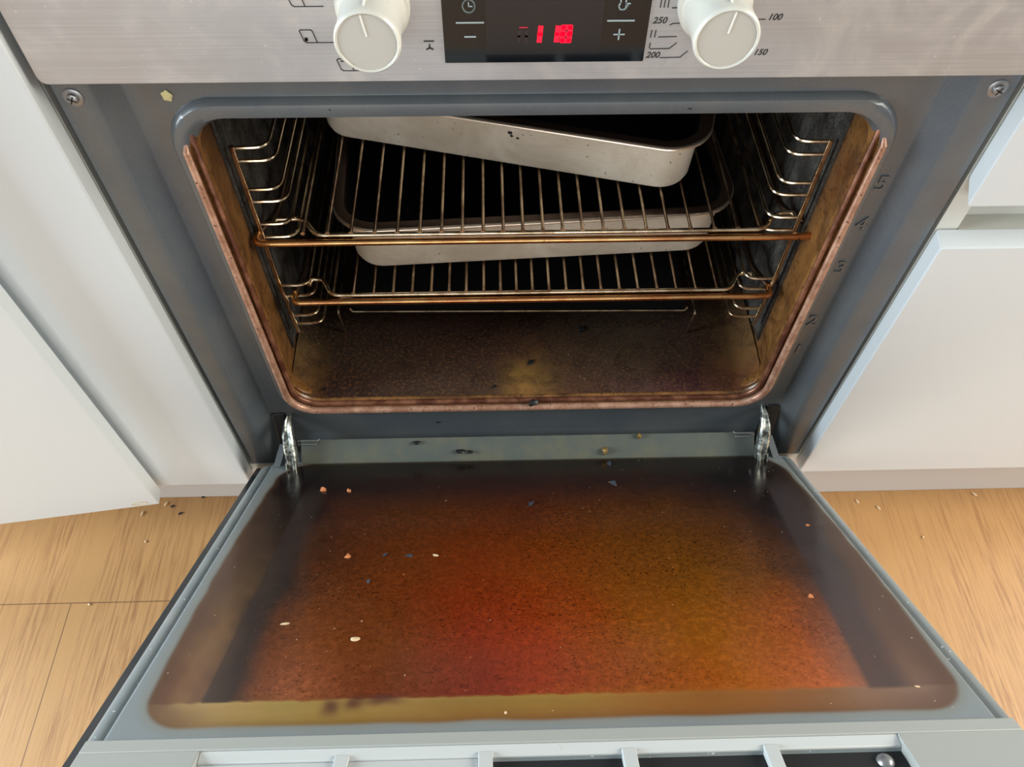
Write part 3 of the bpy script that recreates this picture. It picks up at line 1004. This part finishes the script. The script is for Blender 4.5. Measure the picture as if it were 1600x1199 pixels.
def glass_stain_reflection(P):
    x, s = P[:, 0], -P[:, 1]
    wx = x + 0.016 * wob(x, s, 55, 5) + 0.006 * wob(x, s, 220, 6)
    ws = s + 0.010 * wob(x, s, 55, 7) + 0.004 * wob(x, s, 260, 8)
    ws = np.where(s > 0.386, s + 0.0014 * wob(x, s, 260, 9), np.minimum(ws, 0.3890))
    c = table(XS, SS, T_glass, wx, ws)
    # dark strip near the left edge, painted-in frame reflection, sharp on its outer side
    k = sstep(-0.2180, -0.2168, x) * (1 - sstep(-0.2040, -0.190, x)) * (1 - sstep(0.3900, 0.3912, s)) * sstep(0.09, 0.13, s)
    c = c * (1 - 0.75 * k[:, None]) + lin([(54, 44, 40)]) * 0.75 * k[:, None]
    # the matching soft reflection strip on the right, also painted in
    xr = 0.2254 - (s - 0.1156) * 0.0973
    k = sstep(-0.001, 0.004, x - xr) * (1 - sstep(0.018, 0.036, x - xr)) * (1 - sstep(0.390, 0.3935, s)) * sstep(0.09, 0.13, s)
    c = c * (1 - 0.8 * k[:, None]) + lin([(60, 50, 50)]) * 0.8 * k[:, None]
    # drips over the olive band
    for dx, ds, w, h in ((-0.136, 0.396, 0.0055, 0.0075), (-0.122, 0.394, 0.006, 0.006), (-0.105, 0.391, 0.012, 0.004)):
        k = 0.85 * np.exp(-(np.abs((x - dx + 0.0015 * wob(x, s, 300, 20)) / w) ** 2.6 + np.abs((s - ds + 0.0015 * wob(x, s, 300, 21)) / h) ** 2.6))
        c = c * (1 - k[:, None]) + lin([(84, 50, 44)]) * k[:, None]
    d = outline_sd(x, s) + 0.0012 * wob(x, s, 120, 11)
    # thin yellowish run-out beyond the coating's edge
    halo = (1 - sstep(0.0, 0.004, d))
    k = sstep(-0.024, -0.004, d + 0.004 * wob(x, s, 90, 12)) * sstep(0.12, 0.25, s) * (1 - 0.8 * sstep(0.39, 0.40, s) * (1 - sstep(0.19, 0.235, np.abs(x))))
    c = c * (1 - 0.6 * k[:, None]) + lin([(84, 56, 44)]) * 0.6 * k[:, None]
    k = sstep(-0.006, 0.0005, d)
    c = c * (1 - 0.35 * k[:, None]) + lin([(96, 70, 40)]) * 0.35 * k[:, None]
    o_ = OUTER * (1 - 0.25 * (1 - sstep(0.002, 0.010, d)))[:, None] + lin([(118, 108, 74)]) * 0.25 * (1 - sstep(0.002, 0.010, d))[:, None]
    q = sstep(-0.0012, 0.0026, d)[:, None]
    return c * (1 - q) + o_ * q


def greasy(P):
    d = outline_sd(P[:, 0], -P[:, 1])
    s = -P[:, 1]
    v = (1 - sstep(-0.075, -0.035, d)) * (0.1 + 0.9 * (1 - sstep(0.386, 0.392, s)))
    v = np.maximum(v, 0.9 * sstep(0.33, 0.36, s) * (1 - sstep(0.386, 0.392, s)) * (1 - sstep(0.17, 0.21, np.abs(P[:, 0]))))
    return np.repeat(v[:, None], 3, 1)


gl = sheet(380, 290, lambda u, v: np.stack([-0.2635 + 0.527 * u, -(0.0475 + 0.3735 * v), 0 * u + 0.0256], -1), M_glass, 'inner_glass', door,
           {'surface_colour': glass_stain_reflection, 'greasy': greasy})
sol = gl.modifiers.new('thickness', 'SOLIDIFY')
sol.thickness = 0.0026
sol.offset = 1
gl['label'] = 'inner door glass coated in red-brown burnt grease'

# outer black glass
bm = newbox(-0.297, 0.2925, -0.470, 0.0, -0.005, -0.0005)
link('outer_glass', bm, M_blackglass, door, bevel=0.0006)
bm = newbox(-0.283, 0.281, -0.462, -0.02, -0.0004, 0.006)
link('door_core', bm, M_black, door)

# pale ventilated trim at the top end of the door
bm = bmesh.new()
A0, A1 = 0.4208, 0.4303
XL, XR = -0.2037, 0.1985
box(bm, -0.2725, 0.2725, -A1, -A0, 0.002, 0.0275, 1)
box(bm, -0.2725, XL, -0.464, -A1, 0.002, 0.0275, 1)
box(bm, XR, 0.2725, -0.464, -A1, 0.002, 0.0275, 1)
prism(bm, [(-A1, 0.0268), (-0.4368, 0.0240), (-0.4368, 0.0222), (-A1, 0.0222)], 0, XL, XR)
box(bm, XL, XR, -0.464, -0.458, 0.004, 0.0222)
for a, b in ((-0.0446, -0.0364), (0.0373, 0.0455), (0.1187, 0.1269), (-0.126, -0.118)):
    prism(bm, [(-0.4348, 0.0262), (-0.461, 0.0240), (-0.461, 0.004), (-0.4348, 0.004)], 0, a, b)
box(bm, XL, -0.1259, -0.458, -0.4368, 0.004, 0.0232)
box(bm, -0.1181, -0.0446, -0.458, -0.4368, 0.004, 0.0232)
link('top_trim', bm, [M_trim, M_trimtop], door, bevel=0.0007, label='pale grey vented trim along the end of the door')
bm = bmesh.new()
box(bm, XL + 0.0002, -0.1265, -0.4575, -0.4308, 0.0062, 0.0205)
box(bm, -0.1260, XR - 0.0002, -0.4575, -0.4308, 0.0062, 0.0205)
link('vent_slot_shade', bm, M_void, door, smooth=False)  # black blocks under the trim stand in for shade inside the slots
bm = bmesh.new()
g = bmesh.ops.create_uvsphere(bm, u_segments=20, v_segments=12, radius=0.0055)
bmesh.ops.translate(bm, verts=bm.verts, vec=(0.186, -0.4440, 0.0185))
link('trim_screw', bm, M_screw, door)

# hinges, clips and the dark pockets they sit in
for sx, x in ((-1, -0.2420), (1, 0.2418)):
    path = [(0.013, 0.2120, 0.0016, 0.004), (0.002, 0.2105, 0.0034, 0.006), (-0.010, 0.2040, 0.0052, 0.008), (-0.021, 0.1935, 0.0058, 0.010), (-0.030, 0.1820, 0.0050, 0.011), (-0.038, 0.1710, 0.0034, 0.010)]
    bm = bmesh.new()
    secs = []
    for k, (py, pz, hw, ht) in enumerate(path):
        q = path[min(k + 1, len(path) - 1)]
        p_ = path[max(k - 1, 0)]
        t = Vector((0, q[0] - p_[0], q[1] - p_[1])).normalized()
        nn = Vector((0, t.z, -t.y))
        if nn.z < 0:
            nn = -nn
        cx_ = x + sx * 0.0015 * math.sin(k)
        secs.append([Vector((cx_, py, pz)) + Vector((u * hw, 0, 0)) - nn * w for u, w in ((-1, 0.0015), (-0.6, 0.0), (-0.15, 0.0012), (0.15, 0.0010), (0.6, 0.0002), (1, 0.0018), (1, ht), (-1, ht))])
    loft(bm, secs, True, True)
    h = local('hinge', bm, M_zinc, OV, bevel=0.0003, label='greasy zinc hinge arm')
    bm = bmesh.new()
    for u in (-0.0046, 0.0034):
        prism(bm, [(-0.030, 0.1835), (-0.040, 0.1725), (-0.051, 0.1665), (-0.051, 0.1600), (-0.030, 0.1650)], 0, x + u, x + u + 0.0012)
    link('hinge_fin', shifted(bm, -OVL), M_zinc, h)
    bm = bmesh.new()
    a, b = (x - 0.0190, x - 0.0045) if sx < 0 else (x + 0.0045, x + 0.0190)
    prism(bm, [(0.0155, 0.2120), (0.0100, 0.2120), (0.0080, 0.2020), (0.0010, 0.1680), (-0.0015, 0.1500), (0.0155, 0.1500)], 0, a, b)
    local('hinge_pocket', bm, M_black, OV, bevel=0.002, label='dark hinge pocket')
    bm = bmesh.new()
    x0, x1 = (x + 0.0052, x + 0.0255) if sx < 0 else (x - 0.0255, x - 0.0052)
    yy, zz = -0.0062, 0.1858
    for dz, dy in ((0, 0), (-0.0032, -0.0024)):
        pp = [(x0, yy + dy, zz + dz), (x1, yy + dy, zz + dz)]
        tube(bm, pp, 0.0005, 6)
    ex = x1 if sx < 0 else x0
    tube(bm, [(ex, yy, zz), (ex - sx * 0.003, yy + 0.001, zz + 0.0015)], 0.0007, 6)
    tube(bm, [(ex, yy - 0.0024, zz - 0.0032), (ex - sx * 0.0015, yy - 0.001, zz - 0.001)], 0.0006, 6)
    ex = x0 if sx < 0 else x1
    tube(bm, [(ex, yy, zz), (ex, yy - 0.0024, zz - 0.0052)], 0.0006, 6)
    local('spring_clip', bm, M_clip, OV)
    # stay that runs from the pocket down to the door edge
    bm = bmesh.new()
    xa, xb = x + sx * 0.0068, x + sx * 0.0135
    for q in ((xa, xb),):
        lo, hi = min(q), max(q)
        V = [bm.verts.new(p) for p in ((lo, -0.008, 0.183), (hi, -0.008, 0.183), (hi + sx * 0.012, -0.050, 0.162), (lo + sx * 0.012, -0.050, 0.162),
                                       (lo, -0.012, 0.172), (hi, -0.012, 0.172), (hi + sx * 0.012, -0.050, 0.152), (lo + sx * 0.012, -0.050, 0.152))]
        for f in ((0, 1, 2, 3), (4, 7, 6, 5), (0, 4, 5, 1), (1, 5, 6, 2), (2, 6, 7, 3), (3, 7, 4, 0)):
            bm.faces.new([V[i] for i in f])
    local('door_stay', bm, M_frame, OV)

# ------------------------------------------------------------------ racks
def rack(label, z, yf, xl, xr, xin_l, xin_r, wires, bumps, yback=0.385):
    r = thing('oven_rack', label, 'oven rack', ((xl + xr) / 2, yf, z), group='chrome wire racks in the oven')
    bm = bmesh.new()
    r2 = 0.0031
    pts = fillet([(xl + 0.0012, yf + 0.0125, z), (xl + 0.001, yf, z), (xr - 0.001, yf, z), (xr - 0.0012, yf + 0.0125, z)], 0.012)
    tube(bm, pts, r2, 12)
    local('front_rail', bm, M_copper, r, label='heat-tinted copper-coloured front rail')
    bm = bmesh.new()
    tube(bm, fillet([(xl + 0.0012, yf + 0.0128, z), (xin_l, yf + 0.036, z), (xin_l, yback, z), (xin_r, yback, z), (xin_r, yf + 0.036, z), (xr - 0.0012, yf + 0.0128, z)], [0, 0.01, 0.02, 0.02, 0.01, 0]), r2 * 0.98, 10)
    local('side_rail', bm, M_soot, r)
    bm = bmesh.new()
    b0, b1, b2, b3 = bumps
    zz = z + 0.0042
    yb = yf + 0.0045
    tube(bm, fillet([(xl + 0.0135, yb + 0.0135, z + 0.0032), (xl + 0.0148, yb + 0.0200, zz), (b0, yb + 0.0200, zz), (b1, yb, zz), (b2, yb, zz), (b3, yb + 0.0200, zz), (xr - 0.0148, yb + 0.0200, zz), (xr - 0.0135, yb + 0.0135, z + 0.0032)], [0, 0.003, 0.007, 0.007, 0.007, 0.007, 0.003, 0]), 0.0021, 10)
    local('cross_bar', bm, M_bright, r, label='bright stepped cross bar')
    bm = bmesh.new()
    tube(bm, [(xin_l, yback - 0.012, zz), (xin_r, yback - 0.012, zz)], 0.0018, 8)
    local('cross_bar', bm, M_wire, r)
    for x in wires:
        bm = bmesh.new()
        tube(bm, [(x, yb - 0.0005, zz + 0.0021), (x, yb + 0.004, zz + 0.0019), (x, yback - 0.011, zz + 0.0019)], [0.0019, 0.0014, 0.0014], 8)
        local('wire', bm, M_wire, r)
    return r


W1 = [-0.1891, -0.1687, -0.1495, -0.1298, -0.1111, -0.0924, -0.0744, -0.0572, -0.0398, -0.0231, -0.0068, 0.0099, 0.0264, 0.0428, 0.0605, 0.0781, 0.0963, 0.1145, 0.1334, 0.1536, 0.173, 0.1928]
W2 = [-0.1773, -0.1591, -0.141, -0.1232, -0.1059, -0.0886, -0.0725, -0.057, -0.0411, -0.0259, -0.0114, 0.0032, 0.0183, 0.0339, 0.0494, 0.0655, 0.0824, 0.0993, 0.1167, 0.1343, 0.1521, 0.1714]
rack('upper of the two wire racks, carrying the tilted roasting tin', 0.4142, 0.0468, -0.2298, 0.2392, -0.2160, 0.2178, W1, (-0.1915, -0.1785, 0.195, 0.2105))
rack('lower wire rack, carrying the straight roasting tin near the oven floor', 0.3405, 0.0462, -0.2146, 0.2228, -0.2085, 0.2115, W2, (-0.1890, -0.1790, 0.184, 0.1950))


# ------------------------------------------------------------------ roasting tins
def tin(label, cx, cy, z, yaw, L=0.335, Wd=0.212, H=0.052):
    t = thing('roasting_tin', label, 'roasting tin', (cx, cy, z), (0, 0, yaw), 'aluminium roasting tins')
    def rr(l, w, r, z):
        return [(x, y, z) for x, y in rrect(-l / 2, l / 2, -w / 2, w / 2, r, 12)]
    bm = bmesh.new()
    loft(bm, [rr(L - 0.012, Wd - 0.012, 0.022, 0.0), rr(L - 0.004, Wd - 0.004, 0.026, 0.0016), rr(L, Wd, 0.028, 0.006), rr(L + 0.005, Wd + 0.005, 0.030, H - 0.003), rr(L + 0.006, Wd + 0.006, 0.031, H - 0.0008)], True)
    link('body', bm, M_alu, t)
    bm = bmesh.new()
    lip = 0.0085
    loft(bm, [rr(L + 0.006, Wd + 0.006, 0.031, H - 0.0008), rr(L + 0.006 + lip * 2, Wd + 0.006 + lip * 2, 0.039, H + 0.0000), rr(L + 0.0072 + lip * 2, Wd + 0.0072 + lip * 2, 0.0395, H - 0.0008), rr(L + 0.0074 + lip * 2, Wd + 0.0074 + lip * 2, 0.0395, H - 0.0020), rr(L + 0.0060 + lip * 2, Wd + 0.0060 + lip * 2, 0.039, H - 0.0022),
              rr(L + 0.0072 + lip * 2, Wd + 0.0072 + lip * 2, 0.0395, H + 0.0008), rr(L + 0.006 + lip * 2, Wd + 0.006 + lip * 2, 0.039, H + 0.0014), rr(L + 0.0045 + lip * 2, Wd + 0.0045 + lip * 2, 0.0385, H + 0.0015), rr(L + 0.004, Wd + 0.004, 0.030, H + 0.0006), rr(L + 0.002, Wd + 0.002, 0.029, H - 0.002)], mis=[0, 1, 1, 1, 1, 1, 1, 0, 0])
    link('rim', bm, [M_alurim, M_aluedge], t, label='flat turned-out rim')
    bm = bmesh.new()
    loft(bm, [rr(L + 0.002, Wd + 0.002, 0.029, H - 0.002), rr(L - 0.003, Wd - 0.003, 0.027, 0.007), rr(L - 0.007, Wd - 0.007, 0.025, 0.0026), rr(L - 0.016, Wd - 0.016, 0.02, 0.0012)], False, True)
    link('lining', bm, M_aluin, t, label='dark inside of the tin')
    return t


t1 = tin('deep aluminium roasting tin lying askew on the upper rack', -0.0010, 0.2375, 0.4217, math.radians(-15.0))
t2 = tin('deep aluminium roasting tin standing straight on the lower rack, under the upper rack', 0.0020, 0.1930, 0.3480, math.radians(3.0), H=0.0585)

for k, (x, z, r) in enumerate(((0.0135, 0.0372, 0.0016), (0.0150, 0.0340, 0.0012), (0.0205, 0.0325, 0.0011))):
    bm = bmesh.new()
    blob(bm, (x, -0.1083, z), r, (1.1, 0.12, 0.9), 2, 0.4)
    link('burn_mark', bm, M_char, t1)

# low black guard on thin legs at the back of the cavity floor
st = thing('oven_grill_stand', 'low black stand with a bright front edge on the oven floor', 'stand', (0, 0.1, 0.2354))
bm = bmesh.new()
V = [(-0.1765, 0.0965), (0.1630, 0.0915), (0.170, 0.40), (-0.180, 0.40)]
prism(bm, V, 2, 0.2675, 0.2688)
local('plate', bm, M_black, st, smooth=False)
bm = bmesh.new()
tube(bm, fillet([(-0.1790, 0.0990, 0.2705), (-0.1765, 0.0960, 0.2688), (0.1625, 0.0910, 0.2688), (0.1655, 0.0940, 0.2705)], 0.002), 0.0011, 8)
local('front_edge', bm, M_bright, st, label='bright front edge')
for xa, xb, ya in ((-0.1893, -0.1915, 0.0965), (0.1703, 0.1735, 0.0885)):
    bm = bmesh.new()
    tube(bm, fillet([(xa, ya, 0.2362), (xb, ya, 0.2680), (xb, ya + 0.30, 0.2680), (xa, ya + 0.30, 0.2362)], 0.004), 0.0014, 8)
    tube(bm, [(xb, ya + 0.02, 0.2680), (xb * 0.93, ya + 0.02, 0.2682)], 0.0012, 8)
    local('leg', bm, M_wire, st)

# ------------------------------------------------------------------ crumbs, rice, char, drips
def onto_door(x, s, n=0.0268):
    y = -s * math.cos(TH) + n * math.sin(TH)
    z = 0.120649 + s * math.sin(TH) + n * math.cos(TH)
    return (x, y, z)


def bit(name, label, cat, loc, r, mat, squash=(1, 1, 0.6), rot=0, group=None, jit=0.25, tilt=0.0):
    bm = bmesh.new()
    blob(bm, (0, 0, 0), r, squash, 2, jit)
    o = link(name, bm, mat)
    o.location = loc
    o.rotation_euler = (tilt, 0, rot)
    return tag(o, label, cat, group)


tag_n = 0
# brown toast crumbs on the door glass
for x, y_, r, lab in ((-0.1993, 0.1082, 0.0030, 'orange-brown crumb nearest the upper left corner of the door glass'),
                      (-0.1744, 0.1106, 0.0024, 'flat brown flake beside the upper left crumb on the door glass'),
                      (-0.1554, 0.2262, 0.0026, 'orange-brown crumb on the left half of the door glass'),
                      (0.2005, 0.2952, 0.0020, 'small pinkish crumb at the right side of the door glass'),
                      (0.2379, 0.1913, 0.0015, 'small orange crumb on the upper right of the door glass')):
    bit('crumb', lab, 'crumb', onto_door(x, y_, 0.0258), r, M_crumb, (1, 1, 0.45), random.uniform(0, 3), 'brown crumbs on the door glass', 0.4, -TH)
for x, y_, r, q, lab in ((-0.1316, 0.3321, 0.0022, (1.5, 1, 0.5), 'largest pale seed on the lower left of the door glass'),
                         (-0.0831, 0.2271, 0.0015, (1.8, 0.8, 0.5), 'pale flake left of the middle of the door glass'),
                         (-0.1848, 0.3132, 0.0016, (2.2, 0.8, 0.4), 'grey-white flake near the left edge of the door glass'),
                         (-0.0286, 0.4050, 0.0010, (1, 1, 0.6), 'tiny pale grain on the olive band at the door end'),
                         (0.2306, 0.3913, 0.0010, (1.8, 0.8, 0.6), 'tiny pale grain at the lower right corner of the door glass')):
    bit('pale_crumb', lab, 'crumb', onto_door(x, y_, 0.0258), r, M_rice, q, random.uniform(-0.6, 0.2), 'pale crumbs on the door glass', 0.15, -TH)
M_amber = Mat('amber_grease', srgb(128, 100, 44), 0.3)
M_grease = Mat('grey_grease_flake', srgb(66, 70, 78), 0.25)
for x, y_, r, lab in ((0.0803, 0.1066, 0.0045, 'grey scorched flake right of centre at the top of the door glass'),
                      (-0.1046, 0.2263, 0.0030, 'bluish flake on the left of the door glass, beside the pale flake'),
                      (-0.1257, 0.2255, 0.0026, 'bluish flake just right of the orange-brown crumb'),
                      (-0.1337, 0.2627, 0.0026, 'bluish flake below the orange-brown crumb'),
                      (0.0822, 0.0622, 0.0040, 'grey scorched flake against the top edge of the door glass'),
                      (-0.0021, 0.1432, 0.0040, 'grey scorched flake near the middle of the door glass')):
    bit('burnt_flake', lab, 'flake', onto_door(x, y_, 0.0257), r, M_grease, (1, 0.7, 0.12), random.uniform(0, 3), 'burnt flakes on the door glass', 0.5, -TH)

# grains on the wooden floor
for x, y, a, lab in ((-0.4423, 0.0190, 1.1, 'rice grain on the floor just right of the ajar door corner'),
                     (-0.4683, 0.0065, 1.3, 'rice grain on the floor in front of the ajar door corner'),
                     (-0.5006, -0.1066, 0.3, 'pale grain lying in the board joint on the left floor'),
                     (-0.4553, -0.0308, 0.8, 'round pale grain in the middle of the left floor board'),
                     (0.4155, 0.0037, 1.9, 'larger rice grain on the floor beside the right plinth'),
                     (0.5657, 0.0102, 2.2, 'rice grain on the floor at the far right under the drawers'),
                     (0.4393, -0.0056, 2.0, 'small rice grain in front of the larger one on the right floor'),
                     (0.4821, -0.0458, 1.0, 'lone pale grain in the middle of the right floor')):
    big = 0.0028 if 'rice' in lab else 0.0016
    bit('rice_grain', lab, 'grain', (x, y, 0.0009), big, M_rice, (1.3, 0.55, 0.5) if 'rice' in lab else (1, 0.9, 0.7), a, 'grains on the floor', 0.1)
for x, y, lab in ((-0.4336, 0.0153, 'black speck beside the rice grain near the ajar door'), (-0.4221, 0.0055, 'black speck on the left floor near the plinth'),
                  (-0.3988, 0.0275, 'dark crumb against the left plinth')):
    bit('dark_crumb', lab, 'crumb', (x, y, 0.0008), 0.0018, M_char, (1.3, 0.8, 0.5), 0.5, 'dark crumbs on the floor', 0.4)

# charred bits and drips on the oven itself
bit('charred_bit', 'charred black bit lying on the seal at the centre of the oven mouth', 'crumb', (0.0049, 0.0030, 0.2350), 0.0042, M_char, (1.3, 0.8, 0.6), 0.3, None, 0.45)


def spot(name, p, r, mat, sq=(1, 0.2, 0.8), parent=OV, label=None):
    bm = bmesh.new()
    blob(bm, Vector(p) - Vector(parent.location), r, sq, 2, 0.22)
    return link(name, bm, mat, parent, label=label)


spot('burnt_spot', (-0.1343, 0.0062, 0.5698), 0.0016, M_char)
spot('burnt_spot', (-0.1094, 0.0062, 0.5705), 0.0008, M_char)
spot('burnt_spot', (-0.0207, 0.0062, 0.5690), 0.0012, M_char, (2, 0.3, 0.6))
spot('burnt_spot', (0.0970, 0.0062, 0.5688), 0.0014, M_char, (1.5, 0.3, 0.7))
spot('burnt_spot', (-0.0924, 0.0118, 0.1886), 0.0018, M_char, (1.6, 0.3, 0.6))
bm = bmesh.new()
g = bmesh.ops.create_icosphere(bm, subdivisions=3, radius=0.0034)
for v in bm.verts:
    v.co = Vector((v.co.x, v.co.y * 0.25, v.co.z * 1.15)) * (1 + 0.12 * math.sin(5 * math.atan2(v.co.z, v.co.x) + 1)) + Vector((-0.2357, 0.0115, 0.5780)) - OVL
link('dried_drip', bm, M_cheese, OV, label='dried pale yellow drip above the left corner of the mouth')

# drips and scorched bits on the ledge between oven and door
for p, r, sq in (((0.0805, -0.0175, 0.1735), 0.0030, (0.9, 1.4, 1.5)), ((0.1167, -0.0060, 0.1830), 0.0026, (0.8, 1.0, 1.3))):
    spot('grease_drip', p, r, M_amber, sq, OV, 'amber grease drip')
for p, r in (((-0.1153, -0.0085, 0.1815), 0.0022), ((-0.0700, -0.0160, 0.1755), 0.0026), ((-0.0600, -0.0170, 0.1750), 0.0020)):
    spot('burnt_spot', p, r, M_char, (2.0, 1.0, 0.5))

# cavity floor debris
for p, r, lab in (((-0.2025, 0.0230, 0.2362), 0.0020, 'shiny charred bit in the front left corner of the oven floor'), ((-0.0330, 0.0230, 0.2362), 0.0022, 'shiny charred bit near the front middle of the oven floor'),
                  ((0.0608, 0.0951, 0.2362), 0.0040, 'large charred flake right of centre on the oven floor'), ((0.0048, 0.0523, 0.2360), 0.0032, 'flat charred flake in the middle of the oven floor')):
    bit('charred_flake', lab, 'flake', p, r, M_char, (1.2, 0.8, 0.3), 0.6, 'charred flakes on the oven floor', 0.45)
